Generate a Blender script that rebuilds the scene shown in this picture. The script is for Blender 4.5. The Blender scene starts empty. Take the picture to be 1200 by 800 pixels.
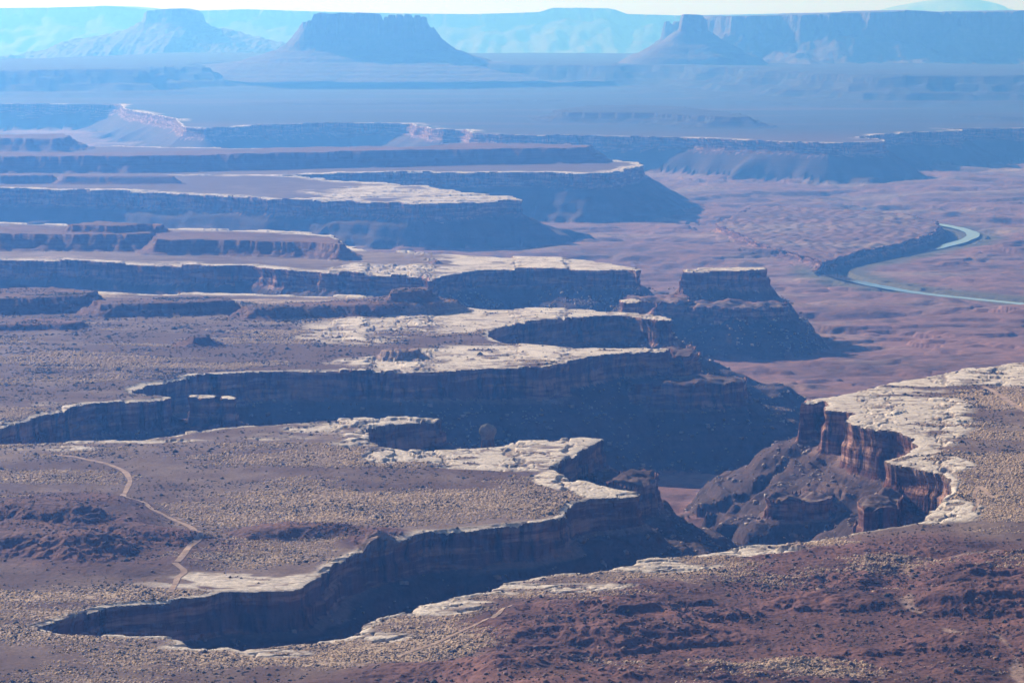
import bpy, math, time
import numpy as np
from mathutils import Vector

T0 = time.time()
R = math.radians
sc = bpy.context.scene
COL = sc.collection

# ------------------------------------------------------------------ camera
H_CAM = 440.0                                   # metres above the white rim
FOC = 3000.0                                    # focal length in pixels of a 1200 px wide frame
PITCH = math.atan(380.0 / FOC)
cam = bpy.data.objects.new('camera', bpy.data.cameras.new('camera'))
COL.objects.link(cam)
cam.location = (0, 0, H_CAM)
cam.rotation_euler = (math.pi / 2 - PITCH, 0, 0)
cam.data.sensor_width = 36.0
cam.data.lens = 36.0 * FOC / 1200.0
cam.data.clip_start = 5.0
cam.data.clip_end = 200000.0
sc.camera = cam

# ------------------------------------------------------------------ light
SUN_AZ = R(-42)                                 # to the left of the view direction
SUN_EL = R(25)
world = bpy.data.worlds.new('World'); sc.world = world; world.use_nodes = True
wn = world.node_tree.nodes; wl = world.node_tree.links
bg = wn['Background']
sky = wn.new('ShaderNodeTexSky'); sky.sky_type = 'NISHITA'; sky.sun_disc = False
sky.sun_elevation = SUN_EL; sky.sun_rotation = SUN_AZ
sky.altitude = 1300.0; sky.dust_density = 1.0
wl.new(sky.outputs[0], bg.inputs[0]); bg.inputs[1].default_value = 0.05
sd = Vector((math.sin(SUN_AZ) * math.cos(SUN_EL), math.cos(SUN_AZ) * math.cos(SUN_EL), math.sin(SUN_EL)))
sun_d = bpy.data.lights.new('sun', 'SUN'); sun_d.energy = 5.0; sun_d.angle = R(0.5); sun_d.color = (1.0, 0.965, 0.93)
sun = bpy.data.objects.new('sun', sun_d); COL.objects.link(sun)
sun.rotation_euler = sd.to_track_quat('Z', 'Y').to_euler()
sc.view_settings.view_transform = 'Standard'
sc.view_settings.look = 'None'
sc.view_settings.exposure = 0.58
sc.view_settings.gamma = 1.0
sc.view_settings.use_curve_mapping = False
sc.cycles.use_denoising = True
sc.cycles.max_bounces = 4
sc.cycles.diffuse_bounces = 1
sc.cycles.volume_bounces = 0

HAZE_DENSITY = 7.5e-5
HAZE_COLOR = (0.090, 0.31, 1.0)
HAZE_G = 0.38

# ------------------------------------------------------------------ helpers
RNG = np.random.default_rng(7)
f32 = np.float32


DIP, DIP_A, DIP_Z = 0.03, 2800.0, 130.0          # the rock layers dip gently away from the overlook


def dip(y):
    return -np.clip((np.asarray(y) - DIP_A) * DIP, 0.0, DIP_Z)


def meet(a, z=0.0):
    """Distance at which a line falling by a per metre meets the dipping layer z."""
    a = np.asarray(a, float)
    y0 = (H_CAM - z) / a
    y1 = (H_CAM - z - DIP * DIP_A) / np.maximum(a - DIP, 1e-6)
    y2 = (H_CAM - z + DIP_Z) / a
    return np.where(y0 <= DIP_A, y0, np.where((a > DIP) & (y1 <= DIP_A + DIP_Z / DIP), y1, y2))


def unproj(px, py, z=0.0):
    """Where a sight line of the reference view meets the layer z."""
    cp, sp = math.cos(PITCH), math.sin(PITCH)
    u = (px - 600.0) / FOC; v = (400.0 - py) / FOC
    dx, dy, dz = u, cp + v * sp, -sp + v * cp
    yy = float(meet(-dz / dy, z))
    return dx * yy / dy, yy


def unpoly(pts, z=0.0):
    return np.array([unproj(a, b, z) for a, b in pts])


_tabs = {}


def noise(x, y, seed=0):
    """Gradient noise, roughly -1..1."""
    if seed not in _tabs:
        r = np.random.default_rng(seed + 100)
        a = r.random((256, 256)) * 2 * np.pi
        _tabs[seed] = (np.cos(a).astype(f32).ravel(), np.sin(a).astype(f32).ravel())
    gx, gy = _tabs[seed]
    shp = np.shape(x)
    x = np.ravel(x); y = np.ravel(y)
    out = np.empty(x.size, f32)
    for c0 in range(0, x.size, 262144):
        X = x[c0:c0 + 262144]; Y = y[c0:c0 + 262144]
        fx = np.floor(X); fy = np.floor(Y)
        ix = fx.astype(np.int32) & 255; iy = fy.astype(np.int32) & 255
        fx = (X - fx).astype(f32); fy = (Y - fy).astype(f32)
        ux = fx * fx * fx * (fx * (fx * 6 - 15) + 10); uy = fy * fy * fy * (fy * (fy * 6 - 15) + 10)
        ix1 = (ix + 1) & 255; iy1 = ((iy + 1) & 255) << 8; iy = iy << 8
        i = iy + ix; a = gx[i] * fx + gy[i] * fy
        i = iy + ix1; b = gx[i] * (fx - 1) + gy[i] * fy
        i = iy1 + ix; c = gx[i] * fx + gy[i] * (fy - 1)
        i = iy1 + ix1; d = gx[i] * (fx - 1) + gy[i] * (fy - 1)
        a += ux * (b - a); c += ux * (d - c)
        out[c0:c0 + 262144] = a + uy * (c - a)
    return (out * 1.5).reshape(shp)


def sstep(a, b, x):
    t = np.clip((x - a) / (b - a), 0, 1)
    return t * t * (3 - 2 * t)


def fbm(x, y, lam, octs, seed, rs=None, gain=0.5, ridged=False):
    out = 0; amp = 1.0
    for o in range(octs):
        l = lam / 2 ** o
        n = noise(x / l + 17.3 * o, y / l - 9.1 * o, seed + o)
        if ridged:
            n = 1 - 2 * np.abs(n)
        if rs is not None:
            n = n * sstep(1.2, 2.6, l / rs).astype(f32)
        out = out + amp * n
        amp *= gain
    return out


def plates(x, y, seed):
    """Jittered cells: a random value per cell and the distance to the joint between cells."""
    r = np.random.default_rng(seed)
    jx, jy, rv = (r.random(65536).astype(f32) for _ in range(3))
    cx = np.floor(x).astype(np.int32); cy = np.floor(y).astype(np.int32)
    f1 = np.full(x.shape, 9.0, f32); f2 = f1.copy(); val = np.zeros(x.shape, f32)
    for oy in (-1, 0, 1):
        for ox in (-1, 0, 1):
            h = ((cx + ox) & 255) + (((cy + oy) & 255) << 8)
            d = np.hypot(cx + ox + jx[h] - x, cy + oy + jy[h] - y).astype(f32)
            nearer = d < f1
            f2 = np.where(nearer, f1, np.minimum(f2, d)); val = np.where(nearer, rv[h], val); f1 = np.where(nearer, d, f1)
    return val, f2 - f1


def poly_sdf(X, Y, P, reach):
    """Signed distance to a closed polygon, positive inside, clipped to +-reach."""
    shp = X.shape
    x = X.ravel(); y = Y.ravel()
    out = np.full(x.size, -reach, f32)
    lo = P.min(0) - reach; hi = P.max(0) + reach
    idx = np.nonzero((x > lo[0]) & (x < hi[0]) & (y > lo[1]) & (y < hi[1]))[0]
    A = P; B = np.roll(P, -1, 0)
    for c0 in range(0, idx.size, 100000):
        k = idx[c0:c0 + 100000]
        px = x[k]; py = y[k]
        best = np.full(k.size, reach * reach); ins = np.zeros(k.size, bool)
        for (ax, ay), (bx, by) in zip(A, B):
            ex, ey = bx - ax, by - ay
            L = ex * ex + ey * ey + 1e-9
            wx = px - ax; wy = py - ay
            t = np.clip((wx * ex + wy * ey) / L, 0, 1)
            best = np.minimum(best, (wx - ex * t) ** 2 + (wy - ey * t) ** 2)
            cr = (ay > py) != (by > py)
            if cr.any():
                ins ^= cr & (px < ex * (py - ay) / (ey if abs(ey) > 1e-9 else 1e-9) + ax)
        dd = np.sqrt(best)
        out[k] = np.where(ins, dd, -dd)
    return out.reshape(shp)


def line_dist(x, y, P, reach):
    shp = x.shape
    out = np.full(x.size, reach, f32)
    x = x.ravel(); y = y.ravel()
    lo = P.min(0) - reach; hi = P.max(0) + reach
    k = np.nonzero((x > lo[0]) & (x < hi[0]) & (y > lo[1]) & (y < hi[1]))[0]
    px = x[k]; py = y[k]; best = np.full(k.size, float(reach) ** 2)
    for (ax, ay), (bx, by) in zip(P[:-1], P[1:]):
        ex, ey = bx - ax, by - ay
        t = np.clip(((px - ax) * ex + (py - ay) * ey) / (ex * ex + ey * ey + 1e-9), 0, 1)
        best = np.minimum(best, (px - ax - ex * t) ** 2 + (py - ay - ey * t) ** 2)
    out[k] = np.sqrt(best)
    return out.reshape(shp)


def smooth_line(P, n=6):
    """Catmull-Rom through the points."""
    P = np.asarray(P, float); out = []
    Q = np.vstack([2 * P[0] - P[1], P, 2 * P[-1] - P[-2]])
    for i in range(1, len(Q) - 2):
        for t in np.linspace(0, 1, n, endpoint=False):
            a, b, c, d = Q[i - 1], Q[i], Q[i + 1], Q[i + 2]
            out.append(0.5 * ((2 * b) + (c - a) * t + (2 * a - 5 * b + 4 * c - d) * t * t + (3 * b - a - 3 * c + d) * t ** 3))
    out.append(P[-1])
    return np.array(out)


def mesh_from(name, V, F, mat, cols=None, smooth=True):
    # cols: base colour, with the share of straw grass as a fourth value where given
    me = bpy.data.meshes.new(name)
    F = np.asarray(F); n = F.shape[1]
    me.vertices.add(len(V)); me.vertices.foreach_set('co', np.ascontiguousarray(V, f32).ravel())
    me.loops.add(F.size); me.loops.foreach_set('vertex_index', np.ascontiguousarray(F, np.int32).ravel())
    me.polygons.add(len(F))
    me.polygons.foreach_set('loop_start', np.arange(0, F.size, n, dtype=np.int32))
    me.polygons.foreach_set('loop_total', np.full(len(F), n, np.int32))
    if smooth:
        me.polygons.foreach_set('use_smooth', np.ones(len(F), bool))
    if cols is not None:
        a = me.color_attributes.new('Col', 'FLOAT_COLOR', 'POINT')
        nc_ = np.shape(cols)[-1]
        c = np.zeros((len(V), 4), f32); c[:, :min(nc_, 4)] = cols[..., :4]
        a.data.foreach_set('color', c.ravel())
        if nc_ > 4:
            a = me.attributes.new('Bare', 'FLOAT', 'POINT'); a.data.foreach_set('value', np.ascontiguousarray(cols[:, 4], f32))
    me.update(calc_edges=True)
    me.materials.append(mat)
    return me


def link(name, me, parent=None, loc=None):
    o = bpy.data.objects.new(name, me); COL.objects.link(o)
    if parent is not None:
        o.parent = parent
    if loc is not None:
        o.location = loc
    return o


def tag(o, label=None, cat=None, group=None, kind=None):
    if label: o['label'] = label
    if cat: o['category'] = cat
    if group: o['group'] = group
    if kind: o['kind'] = kind
    return o


# ------------------------------------------------------------------ materials
def new_mat(name):
    m = bpy.data.materials.new(name); m.use_nodes = True
    nt = m.node_tree; b = nt.nodes['Principled BSDF']
    b.inputs['Roughness'].default_value = 0.95
    b.inputs['Specular IOR Level'].default_value = 0.1
    return m, nt, b


def N(nt, t, **kw):
    n = nt.nodes.new(t)
    for k, v in kw.items():
        setattr(n, k, v)
    return n


def tex_noise(nt, vec, scale, detail=4, rough=0.6):
    n = N(nt, 'ShaderNodeTexNoise'); n.inputs['Scale'].default_value = scale
    n.inputs['Detail'].default_value = detail; n.inputs['Roughness'].default_value = rough
    nt.links.new(vec, n.inputs['Vector'])
    return n.outputs['Fac']


def ramp(nt, fac, stops):
    r = N(nt, 'ShaderNodeValToRGB'); nt.links.new(fac, r.inputs[0])
    e = r.color_ramp.elements
    while len(e) < len(stops): e.new(0.5)
    for q, (p, c) in zip(e, stops):
        q.position = p; q.color = (*c, 1) if len(c) == 3 else c
    return r.outputs[0]


def mix(nt, fac, a, b, mode='MIX'):
    m = N(nt, 'ShaderNodeMix', data_type='RGBA', blend_type=mode)
    for s, v in ((m.inputs[0], fac), (m.inputs[6], a), (m.inputs[7], b)):
        if hasattr(v, 'is_linked'): nt.links.new(v, s)
        elif isinstance(v, (int, float)): s.default_value = v
        else: s.default_value = (*v, 1)
    return m.outputs[2]


def ground_mat(name, lo=0.62, hi=1.38, scale=0.35, bump=1.2, bscale=0.25, strata=0.0, grassy=False):
    m, nt, b = new_mat(name)
    geo = N(nt, 'ShaderNodeNewGeometry'); pos = geo.outputs['Position']
    at = N(nt, 'ShaderNodeAttribute', attribute_name='Col')
    f = tex_noise(nt, pos, scale, 6, 0.72)
    g = ramp(nt, f, [(0.3, (lo,) * 3), (0.7, (hi,) * 3)])
    c = mix(nt, 1.0, at.outputs['Color'], g, 'MULTIPLY')
    if grassy:
        mv_ = N(nt, 'ShaderNodeMapping'); mv_.inputs['Scale'].default_value = (0.030, 0.060, 0.05); mv_.inputs['Rotation'].default_value = (0, 0, R(-14)); nt.links.new(pos, mv_.inputs['Vector'])
        wv = N(nt, 'ShaderNodeVectorMath', operation='MULTIPLY_ADD'); wn_ = N(nt, 'ShaderNodeTexNoise'); wn_.inputs['Scale'].default_value = 0.05; wn_.inputs['Detail'].default_value = 3
        nt.links.new(pos, wn_.inputs['Vector']); nt.links.new(wn_.outputs['Color'], wv.inputs[0]); wv.inputs[1].default_value = (1.1, 1.1, 0); nt.links.new(mv_.outputs[0], wv.inputs[2])
        vo = N(nt, 'ShaderNodeTexVoronoi', feature='DISTANCE_TO_EDGE'); vo.inputs['Scale'].default_value = 1.0; nt.links.new(wv.outputs[0], vo.inputs['Vector'])
        ck = N(nt, 'ShaderNodeMapRange'); ck.inputs[1].default_value = 0.03; ck.inputs[2].default_value = 0.10; ck.inputs[3].default_value = 1.0; ck.inputs[4].default_value = 0.0; nt.links.new(vo.outputs['Distance'], ck.inputs[0])
        ab = N(nt, 'ShaderNodeAttribute', attribute_name='Bare')
        gate = ramp(nt, tex_noise(nt, pos, 0.018, 3), [(0.42, (0.1,) * 3), (0.6, (1,) * 3)])
        cm = N(nt, 'ShaderNodeMath', operation='MULTIPLY'); nt.links.new(ck.outputs[0], cm.inputs[0]); nt.links.new(ab.outputs['Fac'], cm.inputs[1])
        cm2 = N(nt, 'ShaderNodeMath', operation='MULTIPLY'); nt.links.new(cm.outputs[0], cm2.inputs[0]); nt.links.new(gate, cm2.inputs[1])
        c = mix(nt, cm2.outputs[0], c, (0.22, 0.15, 0.12))
        gn = tex_noise(nt, pos, 0.20, 5, 0.75)
        th = N(nt, 'ShaderNodeMath', operation='MULTIPLY_ADD'); nt.links.new(at.outputs['Alpha'], th.inputs[0]); th.inputs[1].default_value = 0.36; nt.links.new(gn, th.inputs[2])
        mrg = N(nt, 'ShaderNodeMapRange'); mrg.inputs[1].default_value = 0.70; mrg.inputs[2].default_value = 0.86; nt.links.new(th.outputs[0], mrg.inputs[0])
        gg = N(nt, 'ShaderNodeMath', operation='GREATER_THAN'); nt.links.new(at.outputs['Alpha'], gg.inputs[0]); gg.inputs[1].default_value = 0.02
        gm = N(nt, 'ShaderNodeMath', operation='MULTIPLY'); nt.links.new(mrg.outputs[0], gm.inputs[0]); nt.links.new(gg.outputs[0], gm.inputs[1])
        c = mix(nt, gm.outputs[0], c, (0.50, 0.35, 0.24))
    if strata:
        mp = N(nt, 'ShaderNodeMapping'); mp.inputs['Scale'].default_value = (0.004, 0.004, 0.22)
        nt.links.new(pos, mp.inputs['Vector'])
        s = tex_noise(nt, mp.outputs[0], 1.0, 3, 0.6)
        sr = ramp(nt, s, [(0.36, (0.72, 0.68, 0.66)), (0.5, (1, 1, 1)), (0.62, (1.3, 1.22, 1.15))])
        c = mix(nt, strata, c, mix(nt, 1.0, c, sr, 'MULTIPLY'))
    nt.links.new(c, b.inputs['Base Color'])
    bf = tex_noise(nt, pos, bscale, 5, 0.65)
    bp = N(nt, 'ShaderNodeBump'); bp.inputs['Strength'].default_value = 1.0; bp.inputs['Distance'].default_value = bump
    nt.links.new(bf, bp.inputs['Height']); nt.links.new(bp.outputs[0], b.inputs['Normal'])
    return m


def cliff_mat(name, red=(0.15, 0.060, 0.047), pale=(0.42, 0.235, 0.175), cap=(0.20, 0.135, 0.11), ztop=0.0):
    m, nt, b = new_mat(name)
    geo = N(nt, 'ShaderNodeNewGeometry'); pos = geo.outputs['Position']
    mp = N(nt, 'ShaderNodeMapping'); mp.inputs['Scale'].default_value = (0.10, 0.10, 0.010); nt.links.new(pos, mp.inputs['Vector'])
    st = tex_noise(nt, mp.outputs[0], 1.0, 6, 0.65)
    mb = N(nt, 'ShaderNodeMapping'); mb.inputs['Scale'].default_value = (0.012, 0.012, 0.12); nt.links.new(pos, mb.inputs['Vector'])
    bd = tex_noise(nt, mb.outputs[0], 1.0, 4, 0.6)
    big = tex_noise(nt, pos, 0.02, 3, 0.5)
    c = ramp(nt, bd, [(0.33, tuple(v * 0.82 for v in red)), (0.48, red), (0.62, pale), (0.74, red)])
    # pale cap sandstone by height
    sx = N(nt, 'ShaderNodeSeparateXYZ'); nt.links.new(pos, sx.inputs[0])
    ma = N(nt, 'ShaderNodeMath', operation='MULTIPLY_ADD'); nt.links.new(bd, ma.inputs[0]); ma.inputs[1].default_value = 9.0; nt.links.new(sx.outputs[2], ma.inputs[2])
    mr = N(nt, 'ShaderNodeMapRange'); mr.inputs[1].default_value = ztop - 3.5; mr.inputs[2].default_value = ztop + 2.5
    nt.links.new(ma.outputs[0], mr.inputs[0])
    c = mix(nt, mr.outputs[0], c, cap)
    # desert varnish running down the wall
    vf = ramp(nt, st, [(0.40, (0.16, 0.14, 0.15)), (0.50, (0.85, 0.85, 0.85)), (0.64, (1.45, 1.36, 1.3))])
    vg = ramp(nt, big, [(0.4, (0, 0, 0)), (0.6, (1, 1, 1))])
    c2 = mix(nt, 1.0, c, vf, 'MULTIPLY')
    am = N(nt, 'ShaderNodeMath', operation='MULTIPLY_ADD'); nt.links.new(vg, am.inputs[0]); am.inputs[1].default_value = 0.6; am.inputs[2].default_value = 0.4
    c = mix(nt, am.outputs[0], c, c2)
    nt.links.new(c, b.inputs['Base Color'])
    mc = N(nt, 'ShaderNodeMapping'); mc.inputs['Scale'].default_value = (0.22, 0.22, 0.05); nt.links.new(pos, mc.inputs['Vector'])
    b1 = tex_noise(nt, mc.outputs[0], 1.0, 5, 0.6)
    ad = N(nt, 'ShaderNodeMath', operation='ADD'); nt.links.new(b1, ad.inputs[0]); nt.links.new(bd, ad.inputs[1])
    bp = N(nt, 'ShaderNodeBump'); bp.inputs['Strength'].default_value = 1.0; bp.inputs['Distance'].default_value = 4.0
    nt.links.new(ad.outputs[0], bp.inputs['Height']); nt.links.new(bp.outputs[0], b.inputs['Normal'])
    return m


M_TOP = ground_mat('rim_rock_and_soil', 0.6, 1.4, 0.30, 1.1, 0.22, grassy=True)
M_TALUS = ground_mat('talus_rubble', 0.55, 1.45, 0.2, 1.8, 0.15, strata=0.5)
M_FLOOR = ground_mat('basin_floor_soil', 0.6, 1.4, 0.05, 3.0, 0.06)
M_HILL = ground_mat('red_mudstone', 0.6, 1.4, 0.18, 2.0, 0.12, strata=0.9)
M_CLIFF = cliff_mat('varnished_cliff')
M_FARROCK = ground_mat('far_butte_rock', 0.7, 1.3, 0.02, 12.0, 0.02, strata=0.5)

# ------------------------------------------------------------------ the ground plan, traced on the level of the white rim
def px(*a):
    return list(zip(a[0::2], a[1::2]))


BENCH = []


def bench(key, pts, zr=0.0, hc=34.0, tiers=1, jag=1.0, tal=0.62):
    BENCH.append(dict(key=key, P=unpoly(pts, zr), zr=zr, hc=hc, tiers=tiers, jag=jag, tal=tal))


# near left bench
bench('near_left', px(-900, 900, -900, 519, -60, 519, 0, 519, 57, 518, 169, 513, 215, 508, 260, 502.5, 337, 496, 400, 491.7, 450, 489, 510, 486.7, 518, 489,
                      510, 491.7, 467, 495, 453, 500, 433, 502, 431, 508, 434, 516, 450, 523, 480, 527.5, 527, 525, 563, 523, 587, 520.7, 600, 517, 633, 515, 653, 513,
                      680, 510, 703, 511.7, 701, 516, 687, 520, 670, 532, 655, 540, 652, 547, 653, 553, 667, 560, 687, 563, 700, 568, 733, 572, 747, 575, 743, 578,
                      717, 580.7, 690, 583, 672, 588, 667, 596, 663, 603, 650, 607, 633, 610, 600, 613, 567, 617, 533, 619, 500, 622, 467, 632, 433, 641, 417, 647,
                      400, 654, 391, 661, 382, 674, 370, 676, 352, 686, 337, 688, 262, 690.5, 240, 696, 187, 704, 142, 707, 112, 713, 75, 723, 54, 729, 30, 738, 0, 760, -300, 900), hc=31)
# foreground bench with the right hand headland
bench('near_right', px(-900, 740, 0, 728, 30, 726, 52, 732, 58, 736, 80, 739, 112, 742, 169, 744, 202, 745.6, 208, 748, 214, 754, 222, 757.5, 240, 757, 262, 756, 276, 758.5, 284, 760, 292, 757, 319, 754.5,
                       370, 750, 400, 745.6, 421, 738, 427, 729.5, 452, 721, 479, 714, 486, 708, 531, 699, 560, 693, 580, 687.5, 599, 680, 632, 674, 681, 669, 722, 663, 760, 654.5,
                       800, 648.5, 894, 639, 969, 630.5, 1010, 621, 1062, 612.5, 1085, 608, 1089, 603, 1102, 592, 1111, 578, 1116, 563, 1107, 556, 1096, 551.5, 1066, 545, 1040, 541, 1037, 538,
                       1052, 533, 1074, 524, 1078, 518.5, 1068, 511, 1058, 505, 1026, 500, 1004, 495, 994, 491, 995, 484, 998, 482.5, 991, 480.4, 967, 478.6, 965, 475, 970, 470.5, 966, 468.4,
                       950, 470, 937, 470.5, 936, 469, 944, 466.5, 967, 463, 1000, 457, 1048, 446.5, 1090, 439, 1135, 431.5, 1180, 425.5, 1220, 421, 1500, 400, 2300, 380, 2600, 1400, -2000, 1400, -2000, 740),
      hc=50, tiers=2)
# second bench on the left
bench('middle_left', px(-1200, 530, -60, 519, -20, 511, 0, 503, 27, 494, 51, 485, 68, 483, 91, 475, 111, 472, 152, 469, 185, 467, 204, 465, 202, 463, 182, 462, 165, 459, 157, 456, 160, 453, 175, 449,
                        202, 444, 243, 439, 304, 435.5, 350, 434, 400, 434, 467, 435.7, 545, 433, 569, 430.6, 636, 430.6, 663, 426, 668, 422, 704, 415, 748, 411.5, 782, 409.5, 783, 407, 760, 406, 680, 406,
                        650, 405, 619, 403, 589, 399, 574, 393, 571, 389, 575, 386, 589, 382, 616, 378, 670, 373.5, 690, 371, 720, 369.5, 751, 371, 758, 372.5, 784, 374, 786, 370, 752, 367, 735, 365.5,
                        704, 365, 690, 361, 636, 360.5, 575, 361, 545, 358, 480, 350, 400, 346, 200, 343, 0, 338, -1200, 335), hc=36)
# third bench, thin headland with the long wall
bench('third_left', px(-1200, 300, 0, 304, 88, 305.7, 179, 309, 253, 312, 290, 312, 324, 316, 400, 320.5, 480, 322, 501, 322, 505, 326, 511, 323, 535, 319, 559, 315.5, 589, 314, 636, 315, 687, 317, 737, 316,
                       747.5, 317.5, 747, 314.5, 737, 312, 680, 303, 602, 300, 535, 297, 420, 293, 405, 286, 390, 275.5, 300, 270, 202, 267.5, 0, 260, -1200, 250), hc=34)
bench('fourth_left', px(-1500, 217, 0, 221, 135, 223.5, 228, 228, 321, 233, 400, 235, 484, 239, 535, 238, 602, 234, 611, 234.7, 603, 231, 535, 223.5, 511, 219.5, 460, 215, 400, 211.5, 350, 206.8, 300, 205, 200, 204, -1500, 196), hc=46)
bench('fifth_left', px(-1500, 206, 200, 205.5, 345, 205.5, 400, 203, 501, 201.7, 636, 201.7, 670, 202.7, 704, 203.3, 716, 203, 738, 198, 755, 193, 750, 190.5, 715, 188, 690, 186, 500, 178, 300, 174, 0, 169, -1500, 166), hc=48)
bench('far_right', px(-2600, 119, 0, 121.5, 140, 122, 146, 128, 205, 139, 214, 148.5, 240, 150, 300, 147, 400, 144, 481, 144.5, 486, 147.5, 497, 148, 503, 151, 520, 152, 545, 152, 551, 156, 589, 157.8, 800, 160.7, 850, 163, 969, 167.2,
                      1036, 166, 1038, 164.5, 1005, 161, 1030, 158, 1070, 154.6, 1124, 154, 1130, 152, 1104, 150.5, 1200, 150.2, 1700, 151, 3000, 150, 3000, 41, -2600, 41), hc=52)
# the lone mesa with a level top by the river
bench('lone_mesa', px(800, 318.3, 820, 319, 850, 318.7, 897, 317, 898, 314.8, 870, 314.3, 850, 315, 802, 315.6), hc=34, tal=1.15)
bench('mesa_shelf', px(796, 351, 850, 352, 905, 351, 922, 353, 917, 358, 860, 359, 800, 358), zr=-48, hc=16, tal=0.95)
bench('saddle_shelf', px(735, 344, 770, 345, 804, 344, 804, 352, 770, 353.5, 735, 351), zr=-40, hc=20, tal=0.9)
# lower blocks and towers beside the benches
bench('left_block', px(690, 552, 716, 547.5, 736, 548.5, 762, 548, 770, 554, 768, 562, 742, 566, 700, 560), zr=-20, hc=38)
bench('upper_block', px(782, 404, 800, 402.5, 813, 403, 816, 412, 800, 416, 782, 412), zr=-11, hc=36)
bench('lower_block', px(740, 440, 800, 438.5, 845, 439, 868, 437.5, 877, 440, 872, 445, 800, 448, 740, 447), zr=-36, hc=36)
bench('slab_tower', px(220, 463.7, 238, 462.2, 254, 463, 254, 465.5, 238, 466.5, 221, 466), hc=30)
bench('slab_tower', px(257, 464, 270, 463.5, 277, 465, 275, 467, 259, 466.8), hc=30)
bench('corner_tower', px(728, 350.5, 738, 349.3, 753, 350, 755, 352, 745, 353.5, 729, 353), zr=3, hc=36)
bench('talus_ledge', px(902, 575, 938, 572, 974, 576, 970, 581, 940, 582, 904, 581), zr=-72, hc=20)
bench('corner_ledge', px(1004, 585, 1018, 577, 1046, 573, 1060, 580, 1056, 592, 1012, 592), zr=-24, hc=48)
bench('river_bluff', px(948, 300, 964, 306, 1003, 295, 1060, 282, 1090, 274, 1102, 266, 1098, 258, 1060, 250, 960, 243, 880, 240, 840, 262, 900, 288), zr=-113, hc=16, tal=1.2)

MOUND = []


def mound(key, pts, z, slope=0.55, cap=0.25, rib=1.0, base=0.0, cat='hill', soft=False, power=1.25):
    MOUND.append(dict(key=key, P=unpoly(pts, base + z), z=z, slope=slope, cap=cap, rib=rib, cat=cat, base=base, soft=soft, power=power))


mound('lumpy_hill', px(-400, 341, 0, 337, 60, 335, 108, 340, 100, 346, 60, 348, 0, 350, -400, 356), 24)
mound('flat_hill', px(110, 351, 200, 348.7, 262, 348.3, 272, 352, 200, 354.5, 120, 356), 20, 0.6)
mound('long_hill', px(285, 358, 400, 351, 450, 347, 530, 349, 537, 352, 500, 355.5, 400, 357, 300, 361), 17, 0.6)
mound('topped_hill', px(457, 339, 480, 335, 500, 336, 505, 340, 480, 342, 458, 342), 17, 0.7, 0.4, base=17)
mound('peaked_hill', px(222, 393.5, 238, 392, 244, 394, 226, 396), 13, 0.5, 0.3)
mound('knob_hill', px(446, 409, 470, 406.8, 488, 407.5, 493, 411, 470, 413, 448, 412), 9, 0.8, 0.6)
mound('low_ridge', px(-200, 379, 0, 375, 60, 374, 98, 376.5, 88, 379, 0, 381, -200, 386), 9, 0.55)
mound('flank_mesa', px(182, 269.5, 300, 272, 385, 277, 396, 281, 400, 286, 370, 283.5, 320, 282.5, 250, 281, 185, 281), 33, 0.7, cat='mesa')
mound('flank_mesa', px(-900, 268, 0, 264, 120, 267, 178, 271, 176, 274.5, 100, 274.5, 0, 274, -900, 277), 37, 0.6, cat='mesa')
mound('stacked_mesa', px(80, 263, 125, 258, 150, 256.5, 180, 256, 192, 258.5, 188, 262, 130, 264), 17, 0.8, 0.4, cat='mesa', base=37)
mound('tiny_cone', px(507, 304, 512, 303.5, 514, 305, 509, 305.5), 7, 0.6)
mound('hazy_ridge', px(-1500, 205, 0, 203.3, 50, 202.5, 62, 204.5, 0, 206, -1500, 208), 28, 0.6)
mound('hazy_ridge', px(72, 204, 130, 203, 195, 204.5, 204, 207, 150, 207, 74, 206.5), 26, 0.6)
mound('hazy_mesa', px(-1500, 177, 0, 178, 150, 179, 220, 177, 300, 173.5, 400, 172, 500, 171, 552, 167.5, 650, 168.5, 692, 170, 689, 172.8, 600, 174, 400, 177.5, 300, 180, 150, 183, -1500, 184), 58, 0.62, cat='mesa')
mound('far_left_hill', px(-900, 158, 0, 158, 30, 157.6, 72, 156.8, 82, 160, 60, 162, 0, 162, -900, 162), 55, 0.5)
mound('slope_hill', px(650, 129, 690, 123.5, 740, 122.5, 800, 125.5, 865, 133, 878, 137, 840, 137, 770, 133, 660, 131.5), 54, 0.34, 0.3, 0.7)
mound('butte_platform', px(-300, 82, 100, 81, 195, 78, 214, 73.2, 290, 71.5, 420, 74, 560, 75, 722, 76, 800, 76, 890, 79, 930, 82, 1000, 86, 1060, 88, 1800, 90, 1800, 64, 214, 62), 180, 0.14, 0.12, 0.6, cat='mesa', power=3.0)
mound('low_bench', px(-300, 101, 40, 99, 120, 98, 175, 96.5, 190, 99, 100, 103, 0, 104, -300, 106), 26, 0.12, 0.2, 0.7, cat='mesa')
mound('low_bench', px(280, 120, 420, 117.5, 560, 116.5, 640, 115.5, 660, 117, 560, 119.5, 420, 121, 300, 122), 12, 0.12, 0.4, 0.8, cat='mesa')
mound('low_bench', px(900, 121, 1010, 118, 1100, 117.5, 1210, 118.5, 1400, 120, 1400, 124, 1200, 123, 1080, 121.5, 980, 122.5), 12, 0.15, 0.4, 0.8, cat='mesa')
mound('low_bench', px(1120, 136, 1170, 132.5, 1300, 132, 1500, 134, 1500, 139, 1300, 138, 1180, 138), 14, 0.2, 0.4, 0.8, cat='mesa')
mound('red_hill', px(20, 590, 60, 592, 100, 601, 85, 606, 40, 604, 10, 598), 10, 0.33, soft=True)
mound('red_hill', px(-60, 612, 40, 616, 100, 625, 130, 630, 100, 636, 40, 630, -60, 628), 12, 0.3, soft=True)
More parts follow.
